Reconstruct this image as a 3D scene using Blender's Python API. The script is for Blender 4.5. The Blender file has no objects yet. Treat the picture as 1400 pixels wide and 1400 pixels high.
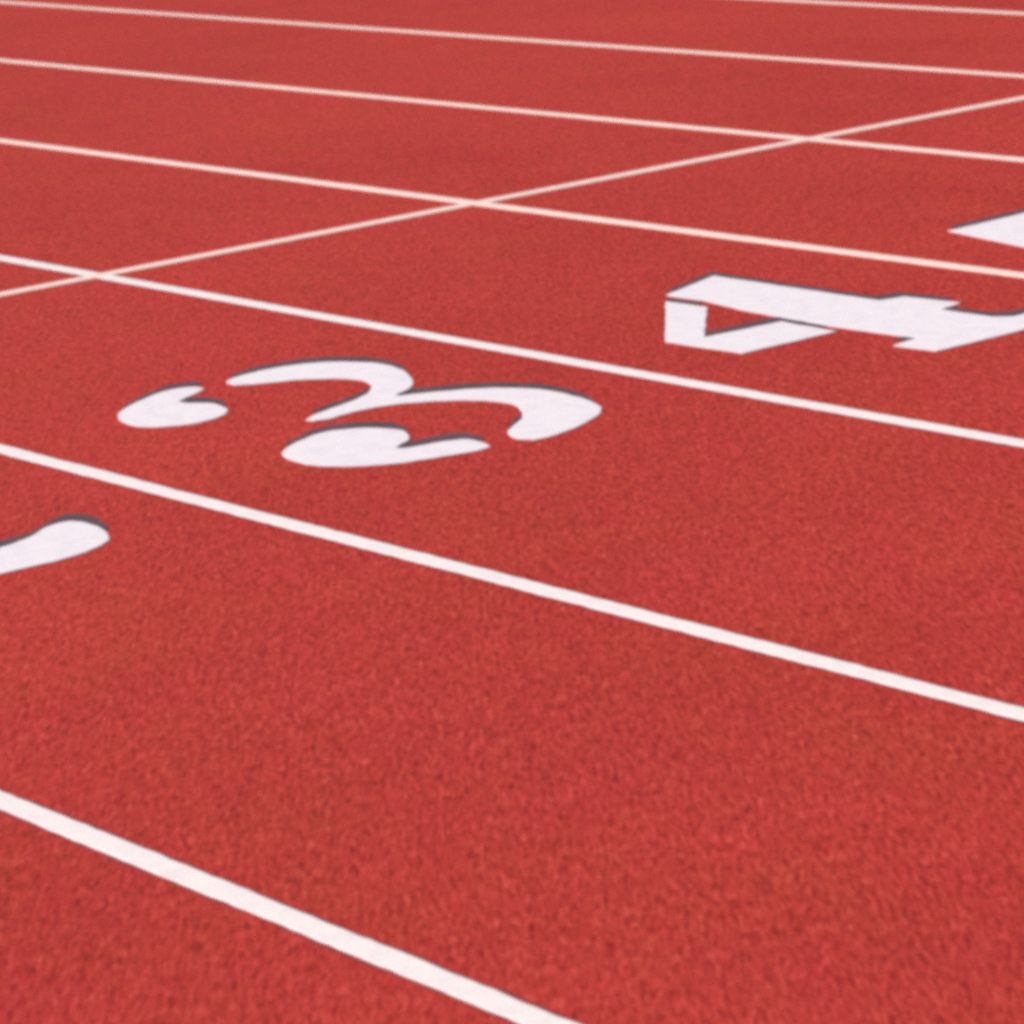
import bpy, bmesh, math, random
from mathutils import Vector, Matrix, noise as mnoise

random.seed(7)
S = bpy.context.scene
C = S.collection

# ------------------------------------------------------------------ materials
def new_mat(name):
    m = bpy.data.materials.new(name); m.use_nodes = True
    nt = m.node_tree
    return m, nt, nt.nodes["Principled BSDF"]

def nd(nt, kind, **kw):
    n = nt.nodes.new(kind)
    for k, v in kw.items():
        if k in n.inputs: n.inputs[k].default_value = v
        else: setattr(n, k, v)
    return n

def ramp(nt, src, stops):
    r = nt.nodes.new("ShaderNodeValToRGB")
    el = r.color_ramp.elements
    while len(el) < len(stops): el.new(0.5)
    for e, (p, c) in zip(el, stops):
        e.position = p
        e.color = (*c, 1) if len(c) == 3 else c
    nt.links.new(src, r.inputs["Fac"])
    return r

def mix(nt, mode, fac, a, b):
    m = nt.nodes.new("ShaderNodeMix"); m.data_type = 'RGBA'; m.blend_type = mode
    for sock, v in ((m.inputs["Factor"], fac), (m.inputs["A"], a), (m.inputs["B"], b)):
        pass
    ins = {"f": m.inputs[0], "a": m.inputs[6], "b": m.inputs[7]}
    for k, v in (("f", fac), ("a", a), ("b", b)):
        if hasattr(v, "links"): nt.links.new(v, ins[k])
        elif isinstance(v, tuple): ins[k].default_value = (*v, 1)
        else: ins[k].default_value = v
    return m.outputs[2]

def gmath(nt, op, a, b=None):
    m = nt.nodes.new("ShaderNodeMath"); m.operation = op
    for i, v in enumerate((a, b)):
        if v is None: continue
        if hasattr(v, "links"): nt.links.new(v, m.inputs[i])
        else: m.inputs[i].default_value = v
    return m.outputs[0]

# the rubber was sprayed and rolled on in strokes across the track, so its
# texture is drawn out along that direction (world space)
STROKE = math.atan2(0.566, -0.791)
def stroke_coords(nt, sx, sy):
    g = nt.nodes.new("ShaderNodeNewGeometry")
    mp = nt.nodes.new("ShaderNodeMapping"); mp.vector_type = 'TEXTURE'
    mp.inputs["Rotation"].default_value = (0, 0, STROKE)
    mp.inputs["Scale"].default_value = (sx, sy, 1)
    nt.links.new(g.outputs["Position"], mp.inputs["Vector"])
    return mp.outputs["Vector"]

def plain_coords(nt):
    return nt.nodes.new("ShaderNodeNewGeometry").outputs["Position"]

def noise_tex(nt, vec, scale, detail=2.0, rough=0.5):
    n = nd(nt, "ShaderNodeTexNoise", Scale=scale, Detail=detail, Roughness=rough)
    nt.links.new(vec, n.inputs["Vector"])
    return n.outputs["Fac"]

def granules(nt):
    """height of the sprayed rubber crumb: soft strokes plus fine crumb"""
    a = noise_tex(nt, stroke_coords(nt, 5.0, 1.0), 132, 3, 0.68)
    b = noise_tex(nt, plain_coords(nt), 240, 2, 0.6)
    return a, b

RED = (0.435, 0.0405, 0.0335)
def track_material():
    m, nt, bs = new_mat("red_rubber")
    a, b = granules(nt)
    pos = plain_coords(nt)
    base = ramp(nt, a, [(0.33, (0.29, 0.015, 0.009)), (0.46, (0.437, 0.031, 0.021)),
                        (0.56, (0.490, 0.040, 0.027)), (0.69, (0.58, 0.068, 0.050))]).outputs[0]
    fine = ramp(nt, b, [(0.28, (0.80, 0.72, 0.72)), (0.5, (1, 1, 1)), (0.74, (1.13, 1.25, 1.25))]).outputs[0]
    col = mix(nt, 'MULTIPLY', 0.7, base, fine)
    # single crumbs: every cell its own shade, a few nearly black or pale
    vo = nd(nt, "ShaderNodeTexVoronoi", Scale=125.0)
    nt.links.new(stroke_coords(nt, 3.2, 1.0), vo.inputs["Vector"])
    sep = nt.nodes.new("ShaderNodeSeparateColor"); nt.links.new(vo.outputs["Color"], sep.inputs[0])
    crumb = ramp(nt, sep.outputs[0], [(0.0, (0.50, 0.30, 0.32)), (0.16, (0.88, 0.80, 0.80)), (0.5, (1, 1, 1)),
                                      (0.86, (1.10, 1.18, 1.18)), (1.0, (1.34, 1.9, 1.9))]).outputs[0]
    col = mix(nt, 'MULTIPLY', 0.5, col, crumb)
    # slow hue drift of the rubber batches (orange red <-> crimson)
    hue = ramp(nt, noise_tex(nt, pos, 2.3, 4, 0.6),
               [(0.30, (0.99, 1.20, 0.94)), (0.5, (1, 1, 1)), (0.70, (1.0, 0.93, 1.12))]).outputs[0]
    col = mix(nt, 'MULTIPLY', 0.75, col, hue)
    hue2 = ramp(nt, noise_tex(nt, stroke_coords(nt, 3.0, 1.0), 13, 3, 0.6),
                [(0.32, (0.95, 1.06, 0.95)), (0.5, (1, 1, 1)), (0.70, (1.03, 0.92, 1.06))]).outputs[0]
    col = mix(nt, 'MULTIPLY', 0.75, col, hue2)
    # scuffs and dust
    scuff = ramp(nt, noise_tex(nt, pos, 0.55, 5, 0.65),
                 [(0.33, (0.89, 0.84, 0.84)), (0.62, (1.05, 1.09, 1.09))]).outputs[0]
    col = mix(nt, 'MULTIPLY', 0.9, col, scuff)
    nt.links.new(col, bs.inputs["Base Color"])
    bs.inputs["Roughness"].default_value = 0.85
    bs.inputs["Specular IOR Level"].default_value = 0.2
    h = gmath(nt, 'ADD', gmath(nt, 'MULTIPLY', a, 0.6), gmath(nt, 'MULTIPLY', b, 0.5))
    bp = nd(nt, "ShaderNodeBump", Strength=0.55, Distance=0.004)
    nt.links.new(h, bp.inputs["Height"]); nt.links.new(bp.outputs[0], bs.inputs["Normal"])
    return m

def paint_material(name, wear=1.0, tint=(0.86, 0.80, 0.815)):
    m, nt, bs = new_mat(name)
    a, b = granules(nt)
    pos = plain_coords(nt)
    c = ramp(nt, noise_tex(nt, pos, 21, 4, 0.65),
             [(0.30, (tint[0]*0.94, tint[1]*0.92, tint[2]*0.94)), (0.52, tint), (0.72, (tint[0]*1.03, tint[1]*1.03, tint[2]*0.98))]).outputs[0]
    # crumb poking through the thin paint
    worn = ramp(nt, b, [(0.24, (1, 1, 1)), (0.33, (0, 0, 0))]).outputs[0]
    patch = ramp(nt, noise_tex(nt, pos, 7, 3, 0.6), [(0.42, (0.10, 0.10, 0.10)), (0.72, (1, 1, 1))]).outputs[0]
    f = gmath(nt, 'MULTIPLY', gmath(nt, 'MULTIPLY', worn, patch), 0.75 * wear)
    col = mix(nt, 'MIX', f, c, (0.50, 0.13, 0.12))
    nt.links.new(col, bs.inputs["Base Color"])
    bs.inputs["Roughness"].default_value = 0.6
    bs.inputs["Specular IOR Level"].default_value = 0.3
    bp = nd(nt, "ShaderNodeBump", Strength=0.4, Distance=0.003)
    nt.links.new(gmath(nt, 'ADD', gmath(nt, 'MULTIPLY', a, 0.4), gmath(nt, 'MULTIPLY', b, 0.5)), bp.inputs["Height"])
    nt.links.new(bp.outputs[0], bs.inputs["Normal"])
    return m

def dark_material(name, lo, hi):
    m, nt, bs = new_mat(name)
    a, b = granules(nt)
    c = ramp(nt, noise_tex(nt, plain_coords(nt), 16, 4, 0.7), [(0.35, lo), (0.68, hi)]).outputs[0]
    fine = ramp(nt, b, [(0.3, (0.75, 0.75, 0.75)), (0.7, (1.2, 1.2, 1.2))]).outputs[0]
    nt.links.new(mix(nt, 'MULTIPLY', 0.8, c, fine), bs.inputs["Base Color"])
    bs.inputs["Roughness"].default_value = 0.85
    bp = nd(nt, "ShaderNodeBump", Strength=0.4, Distance=0.003)
    nt.links.new(b, bp.inputs["Height"]); nt.links.new(bp.outputs[0], bs.inputs["Normal"])
    return m

def grass_material():
    m, nt, bs = new_mat("mown_grass")
    c = ramp(nt, noise_tex(nt, plain_coords(nt), 6, 6, 0.7),
             [(0.3, (0.030, 0.060, 0.016)), (0.55, (0.055, 0.105, 0.028)), (0.75, (0.10, 0.13, 0.05))]).outputs[0]
    nt.links.new(c, bs.inputs["Base Color"]); bs.inputs["Roughness"].default_value = 0.9
    bp = nd(nt, "ShaderNodeBump", Strength=0.8, Distance=0.03)
    nt.links.new(noise_tex(nt, plain_coords(nt), 40, 4, 0.7), bp.inputs["Height"])
    nt.links.new(bp.outputs[0], bs.inputs["Normal"])
    return m

M_TRACK = track_material()
M_LINE = paint_material("white_line_paint", 1.0, (0.90, 0.795, 0.755))
M_BLUR_PINK = paint_material("blur_pink_line_paint", 1.6, (0.95, 0.705, 0.605))  # pink blend of blurred thin lines put into the colour, with more wear
M_NUM = paint_material("white_numeral_paint", 0.7, (0.86, 0.775, 0.785))
M_HALO = dark_material("line_edge_halo", (0.24, 0.026, 0.024), (0.40, 0.036, 0.028))  # dark sharpening halo beside the nearer lines, painted as colour
M_DARK = dark_material("charcoal_paint", (0.072, 0.040, 0.050), (0.150, 0.062, 0.070))
M_GRASS = grass_material()

# ------------------------------------------------------------------ helpers
def link_mesh(name, bm, mats, parent=None):
    me = bpy.data.meshes.new(name)
    bm.normal_update(); bm.to_mesh(me); bm.free()
    for m in mats: me.materials.append(m)
    o = bpy.data.objects.new(name, me); C.objects.link(o)
    if parent: o.parent = parent
    return o

def tag(o, label, cat, group=None):
    o["label"] = label; o["category"] = cat
    if group: o["group"] = group

def sheet(name, x0, x1, y0, y1, z, m, thick=0.0):
    bm = bmesh.new()
    v = [bm.verts.new(p) for p in ((x0, y0, z), (x1, y0, z), (x1, y1, z), (x0, y1, z))]
    f = bm.faces.new(v)
    if thick:
        r = bmesh.ops.extrude_face_region(bm, geom=[f])
        for e in r["geom"]:
            if isinstance(e, bmesh.types.BMVert): e.co.z -= thick
        bmesh.ops.recalc_face_normals(bm, faces=bm.faces)
    o = link_mesh(name, bm, [m]); o["kind"] = "structure"
    return o

# ------------------------------------------------------------------ setting
TRACK_Z = 0.0           # the paint is a 2-3 mm coat on top of it
# x runs along the lanes, y across them (away from the camera), z up
sheet("grass_ground", -900, 900, -900, 900, -0.05, M_GRASS)
sheet("running_track", -75, 60, -1.45, 8.75, TRACK_Z, M_TRACK, 0.12)

# ------------------------------------------------------------------ painted lines
def strip(name, pa, pb, w, rim_w, ztop, seed, paint=None):
    """a painted stripe from pa to pb: bevelled 2-3 mm slab with slightly ragged
    edges and a rim that holds the painted-in sharpening halo"""
    pa, pb = Vector(pa), Vector(pb)
    d = (pb - pa); n = d.length; d.normalize(); q = Vector((-d.y, d.x))
    # stations: dense where the photo looks, sparse elsewhere
    ts, t = [], 0.0
    while t < n:
        ts.append(t)
        p = pa + d * t
        near = -11 < p.x < 7
        t += 0.022 if near else 0.8
    ts.append(n)
    bm = bmesh.new(); rows = []
    for t in ts:
        p = pa + d * t
        def j(k, s): return mnoise.noise(Vector((t * 38.0, seed * 7.3, k))) * s + mnoise.noise(Vector((t * 4.0, seed * 3.1, k + 9))) * s * 0.7
        l = w / 2 + j(0, 0.0028); r = w / 2 + j(5, 0.0028)
        sl = rim_w * (1 + mnoise.noise(Vector((t * 6, seed, 3.0))) * 0.7); sr = rim_w * (1 + mnoise.noise(Vector((t * 6, seed, 8.0))) * 0.7)
        prof = ((l + sl, ztop * 0.30), (l, ztop * 0.55), (l - 0.004, ztop), (-r + 0.004, ztop), (-r, ztop * 0.55), (-r - sr, ztop * 0.30))
        row = [bm.verts.new((p.x + q.x * a, p.y + q.y * a, z)) for a, z in prof]
        row.insert(0, bm.verts.new((row[0].co.x, row[0].co.y, -0.002)))
        row.append(bm.verts.new((row[-1].co.x, row[-1].co.y, -0.002)))
        rows.append(row)
    for A, B in zip(rows, rows[1:]):
        for i in range(7):
            f = bm.faces.new((A[i], A[i + 1], B[i + 1], B[i]))
            f.material_index = 1 if i in (0, 1, 5, 6) else 0
    bmesh.ops.recalc_face_normals(bm, faces=bm.faces)
    o = link_mesh(name, bm, [paint or M_LINE, M_BLUR_PINK if paint is M_BLUR_PINK else M_HALO]); o.location.z = TRACK_Z
    return o

PITCH = 1.22
LW = 0.047
lines = [  # offset, tilt, label   (nearest first)
    (0.0041, -0.00086, "widest and nearest white lane line, cutting across the bottom left of the track"),
    (-0.0049, 0.00083, "white lane line between the numeral 3 and the partly seen numeral 2"),
    (0.0102, -0.00198, "white lane line between the numeral 3 and the numeral 4"),
    (0.0064, -0.0012, "white lane line between the numeral 4 and the cut off pointed numeral"),
    (0.0082, 0.00033, "thin white lane line crossed by the start line just beyond the pointed numeral's lane"),
    (0.0135, 0.00185, "thin white lane line running from the top left corner, second farthest of all"),
    (-0.017, -0.006, "farthest lane line, a short thin stripe in the top right corner"),
]
for k, (a, b, lab) in enumerate(lines):
    f = lambda x: k * PITCH + a + b * x
    o = strip("lane_line", (-30, f(-30)), (22, f(22)), LW if k < 3 else 0.045, 0.007 if k < 3 else 0.003, 0.0022, k + 1, M_LINE if k < 3 else M_BLUR_PINK)
    tag(o, lab, "lane line", "white lane lines of the running track")

XL = lambda y: 0.00573 + 0.005157 * y      # very nearly square to the lanes
o = strip("start_line", (XL(-1.25), -1.25), (XL(8.6), 8.6), 0.049, 0.002, 0.0030, 31, M_BLUR_PINK)
tag(o, "thin white start line crossing the lane lines from lower left to upper right", "start line")

# ------------------------------------------------------------------ painted numerals
def smooth_closed(pts, corner_deg=48, sub=4):
    """closed Catmull-Rom through pts; sharp corners stay sharp"""
    n = len(pts); P = [Vector(p) for p in pts]; out = []
    sharp = []
    for i in range(n):
        a = (P[i] - P[i - 1]); b = (P[(i + 1) % n] - P[i])
        sharp.append(a.angle(b) > math.radians(corner_deg))
    for i in range(n):
        p0, p1, p2, p3 = P[i - 1], P[i], P[(i + 1) % n], P[(i + 2) % n]
        t1 = (p2 - p1) * 0.9 if sharp[i] else (p2 - p0) * 0.5
        t2 = (p2 - p1) * 0.9 if sharp[(i + 1) % n] else (p3 - p1) * 0.5
        for s in range(sub):
            u = s / sub; u2 = u * u; u3 = u2 * u
            out.append(p1 * (2*u3 - 3*u2 + 1) + t1 * (u3 - 2*u2 + u) + p2 * (-2*u3 + 3*u2) + t2 * (u3 - u2))
    return out

def straight_closed(pts, step=0.03):
    out = []; n = len(pts)
    for i in range(n):
        a, b = Vector(pts[i]), Vector(pts[(i + 1) % n])
        m = max(1, int((b - a).length / step))
        out += [a.lerp(b, s / m) for s in range(m)]
    return out

def slab(name, outline, ztop, m, parent, org, shift=(0, 0), seed=0, ragged=0.002, inset=0.0035, shrink=0.0):
    pts = []
    n0 = len(outline)
    if shrink:
        ar = sum(outline[i - 1].cross(outline[i]) for i in range(n0))
        sg = 1 if ar > 0 else -1
        sh = []
        for i in range(n0):
            t = outline[(i + 1) % n0] - outline[i - 1]
            t = t.normalized() if t.length > 1e-6 else Vector((1, 0))
            sh.append(outline[i] + Vector((-t.y, t.x)) * sg * shrink)
        outline = sh
    for p in outline:
        jx = mnoise.noise(Vector((p.x * 31, p.y * 31, seed))) * ragged
        jy = mnoise.noise(Vector((p.x * 31, p.y * 31, seed + 20))) * ragged
        pts.append(Vector((p.x + jx + shift[0] - org[0], p.y + jy + shift[1] - org[1])))
    area = sum(pts[i - 1].cross(pts[i]) for i in range(len(pts))) / 2
    if area < 0: pts.reverse()
    bm = bmesh.new(); n = len(pts)
    low = [bm.verts.new((p.x, p.y, -0.002)) for p in pts]
    mid = [bm.verts.new((p.x, p.y, ztop * 0.7)) for p in pts]
    top = []
    for i, p in enumerate(pts):
        t = (pts[(i + 1) % n] - pts[i - 1])
        t = t.normalized() if t.length > 1e-6 else Vector((1, 0))
        top.append(bm.verts.new((p.x - t.y * inset, p.y + t.x * inset, ztop)))
    for i in range(n):
        j = (i + 1) % n
        bm.faces.new((low[i], low[j], mid[j], mid[i]))
        bm.faces.new((mid[i], mid[j], top[j], top[i]))
    f = bm.faces.new(top)
    bm.normal_update()
    bmesh.ops.triangulate(bm, faces=[f], quad_method='BEAUTY', ngon_method='EAR_CLIP')
    return link_mesh(name, bm, [m], parent)

SHIFT = (-0.060, 0.0423)   # the dark under-print sits a little beyond the white one
def numeral(label, org, pieces):
    root = bpy.data.objects.new("lane_number", None); C.objects.link(root)
    root.location = (org[0], org[1], TRACK_Z); root.empty_display_size = 0.2
    tag(root, label, "lane number", "white stencilled lane numbers")
    for k, (name, pts, curved) in enumerate(pieces):
        ol = smooth_closed(pts) if curved else straight_closed(pts)
        w = slab(name, ol, 0.0028, M_NUM, root, org, seed=k * 3.7, ragged=0.0035)
        s = slab("dark_edge", ol, 0.0014, M_DARK, None, org, shift=SHIFT, seed=k * 3.7 + 50, ragged=0.007, shrink=0.007)
        s.parent = w
        s["label"] = "dark grey painted edge showing beside the white stroke"
    return root

THREE_TOP = [(1.643,1.531),(1.588,1.579),(1.546,1.637),(1.516,1.692),(1.497,1.742),(1.501,1.782),(1.521,1.807),(1.558,1.806),(1.581,1.770),(1.597,1.738),(1.618,1.702),(1.653,1.698),(1.675,1.715),(1.703,1.729),(1.747,1.729),(1.800,1.711),(1.833,1.677),(1.852,1.631),(1.848,1.586),(1.822,1.541),(1.777,1.512),(1.718,1.509)]
THREE_BOWLS = [(1.535,1.878),(1.508,1.925),(1.500,1.985),(1.506,2.042),(1.522,2.089),(1.549,2.127),(1.589,2.157),(1.639,2.180),(1.685,2.190),(1.741,2.187),(1.801,2.171),(1.865,2.143),(1.925,2.106),(1.968,2.064),(1.996,2.008),(2.010,2.014),(2.022,2.040),(2.037,2.064),(2.060,2.098),(2.096,2.147),(2.151,2.192),(2.220,2.221),(2.302,2.227),(2.390,2.216),(2.466,2.193),(2.515,2.164),(2.550,2.120),(2.578,2.069),(2.600,2.016),(2.614,1.961),(2.612,1.918),(2.570,1.905),(2.510,1.928),(2.474,1.967),(2.436,2.015),(2.388,2.056),(2.338,2.084),(2.296,2.098),(2.255,2.098),(2.212,2.086),(2.172,2.063),(2.135,2.035),(2.104,2.001),(2.078,1.960),(2.064,1.917),(2.058,1.879),(2.062,1.837),(2.070,1.790),(2.061,1.760),(2.037,1.751),(2.012,1.790),(1.988,1.845),(1.974,1.887),(1.958,1.930),(1.935,1.973),(1.903,2.011),(1.862,2.042),(1.822,2.057),(1.784,2.059),(1.749,2.051),(1.715,2.031),(1.685,2.004),(1.656,1.970),(1.633,1.933),(1.614,1.898),(1.580,1.868)]
THREE_LOW = [(2.266,1.543),(2.233,1.575),(2.202,1.621),(2.183,1.664),(2.173,1.697),(2.174,1.719),(2.184,1.744),(2.209,1.775),(2.246,1.800),(2.280,1.811),(2.317,1.808),(2.359,1.791),(2.388,1.766),(2.406,1.739),(2.425,1.710),(2.442,1.718),(2.453,1.745),(2.459,1.780),(2.466,1.814),(2.489,1.840),(2.538,1.844),(2.588,1.828),(2.592,1.798),(2.586,1.762),(2.576,1.728),(2.565,1.689),(2.553,1.651),(2.536,1.617),(2.513,1.588),(2.483,1.560),(2.447,1.537),(2.408,1.522),(2.361,1.518),(2.312,1.524)]
FOUR_STEM = [(1.623,3.052),(1.527,3.280),(2.132,3.272),(2.146,3.335),(2.318,3.352),(2.337,3.273),(2.505,3.274),(2.540,3.300),(2.545,3.405),(2.660,3.405),(2.672,3.043),(2.670,2.948),(2.545,2.940),(2.530,3.022),(2.25,3.010),(1.942,3.030),(1.757,3.060)]
FOUR_DIAG = [(1.683,3.004),(1.828,3.012),(2.104,2.775),(2.117,2.988),(2.317,2.980),(2.316,2.708),(2.062,2.698)]
FIVE_TOP = [(1.592,3.990),(1.576,4.285),(1.548,4.52),(1.585,4.585),(1.66,4.55),(1.735,4.42),(1.775,4.28),(1.785,4.13),(1.86,4.09),(1.985,4.075),(2.045,4.05),(2.06,3.99),(2.04,3.915),(1.930,3.924)]
FIVE_BOWL = [(1.955,4.14),(1.905,4.22),(1.885,4.32),(1.90,4.43),(1.95,4.53),(2.03,4.60),(2.13,4.635),(2.25,4.645),(2.37,4.63),(2.48,4.58),(2.56,4.50),(2.61,4.40),(2.625,4.31),(2.58,4.275),(2.52,4.32),(2.45,4.38),(2.36,4.425),(2.25,4.44),(2.15,4.43),(2.07,4.39),(2.02,4.32),(2.00,4.23)]
FIVE_LOW = [(2.28,3.93),(2.22,3.97),(2.19,4.04),(2.20,4.12),(2.25,4.18),(2.33,4.20),(2.41,4.17),(2.46,4.12),(2.49,4.16),(2.51,4.22),(2.56,4.24),(2.60,4.20),(2.60,4.12),(2.57,4.03),(2.51,3.96),(2.43,3.92),(2.35,3.91)]
TWO_BASE = [(2.480,0.700),(2.474,0.783),(2.462,0.830),(2.440,0.872),(2.411,0.910),(2.398,0.948),(2.405,0.972),(2.432,0.984),(2.480,0.982),(2.542,0.968),(2.592,0.943),(2.625,0.905),(2.646,0.856),(2.655,0.807),(2.655,0.722),(2.655,0.30),(2.60,0.285),(2.50,0.31),(2.40,0.40),(2.31,0.52),(2.30,0.60),(2.36,0.615),(2.43,0.55),(2.47,0.56)]
TWO_BOWL = [(1.92,0.72),(1.86,0.745),(1.78,0.75),(1.70,0.73),(1.63,0.68),(1.60,0.61),(1.56,0.58),(1.515,0.60),(1.50,0.67),(1.52,0.77),(1.57,0.87),(1.65,0.935),(1.75,0.965),(1.86,0.955),(1.97,0.91),(2.06,0.83),(2.15,0.73),(2.24,0.64),(2.25,0.58),(2.21,0.55),(2.14,0.58),(2.04,0.65)]
TWO_TOP = [(1.64,0.31),(1.57,0.37),(1.52,0.45),(1.50,0.52),(1.53,0.55),(1.585,0.53),(1.62,0.49),(1.66,0.51),(1.72,0.53),(1.79,0.51),(1.84,0.45),(1.85,0.37),(1.81,0.31),(1.73,0.29)]

numeral("white stencilled numeral 3 with two bowls and dark upper edges, middle of its lane", (2.05, 1.85),
        [("terminal", THREE_TOP, True), ("bowl", THREE_BOWLS, True), ("terminal", THREE_LOW, True)])
numeral("white stencilled numeral 4 with a dark edged slanting stroke, cut by the right edge", (2.1, 3.05),
        [("stem", FOUR_STEM, False), ("diagonal_stroke", FOUR_DIAG, False)])
numeral("pointed white tip of a numeral in the lane beyond the 4, at right edge", (2.1, 4.27),
        [("flag", FIVE_TOP, False), ("bowl", FIVE_BOWL, True), ("terminal", FIVE_LOW, True)])
numeral("rounded white stroke end of a mostly hidden numeral in the lane nearer than the 3", (2.1, 0.63),
        [("foot", TWO_BASE, True), ("bowl", TWO_BOWL, True), ("terminal", TWO_TOP, True)])

# ------------------------------------------------------------------ light
SUN_EL, SUN_AZ = math.radians(52), math.radians(215)     # azimuth from +y, clockwise
w = bpy.data.worlds.new("World"); S.world = w; w.use_nodes = True
nt = w.node_tree
sky = nt.nodes.new("ShaderNodeTexSky"); sky.sky_type = 'NISHITA'; sky.sun_disc = False
sky.sun_elevation = SUN_EL; sky.sun_rotation = SUN_AZ
sky.air_density = 1.0; sky.dust_density = 1.5; sky.ozone_density = 1.0
nt.links.new(sky.outputs[0], nt.nodes["Background"].inputs["Color"])
nt.nodes["Background"].inputs["Strength"].default_value = 0.08
sd = bpy.data.lights.new("sun", 'SUN'); sd.energy = 3.7; sd.angle = math.radians(0.5); sd.color = (1.0, 0.955, 0.90)
so = bpy.data.objects.new("sun", sd); C.objects.link(so)
to_sun = Vector((math.sin(SUN_AZ) * math.cos(SUN_EL), math.cos(SUN_AZ) * math.cos(SUN_EL), math.sin(SUN_EL)))
so.rotation_euler = to_sun.to_track_quat('Z', 'Y').to_euler()
so.location = to_sun * 40

# ------------------------------------------------------------------ camera (solved from the lane grid)
cd = bpy.data.cameras.new("camera"); cam = bpy.data.objects.new("camera", cd); C.objects.link(cam)
r = Vector((0.59584052, 0.79917892, -0.07929136)); u = Vector((-0.14066431, 0.20105724, 0.96942743)); f = Vector((-0.79068807, 0.56647068, -0.232214))
m = Matrix((r, u, -f)).transposed().to_4x4(); m.translation = Vector((8.66734, -2.48936, 1.64608))
cam.matrix_world = m
cd.sensor_width = 36; cd.lens = 5266.217 / 1400 * 36
cd.clip_start = 0.1; cd.clip_end = 3000
cd.dof.use_dof = True; cd.dof.focus_distance = 7.0; cd.dof.aperture_fstop = 12.0
S.camera = cam

S.view_settings.view_transform = 'Standard'; S.view_settings.look = 'None'
S.view_settings.exposure = 0; S.view_settings.gamma = 1
S.cycles.pixel_filter_type = 'BLACKMAN_HARRIS'; S.cycles.filter_width = 4.8
S.cycles.use_denoising = False
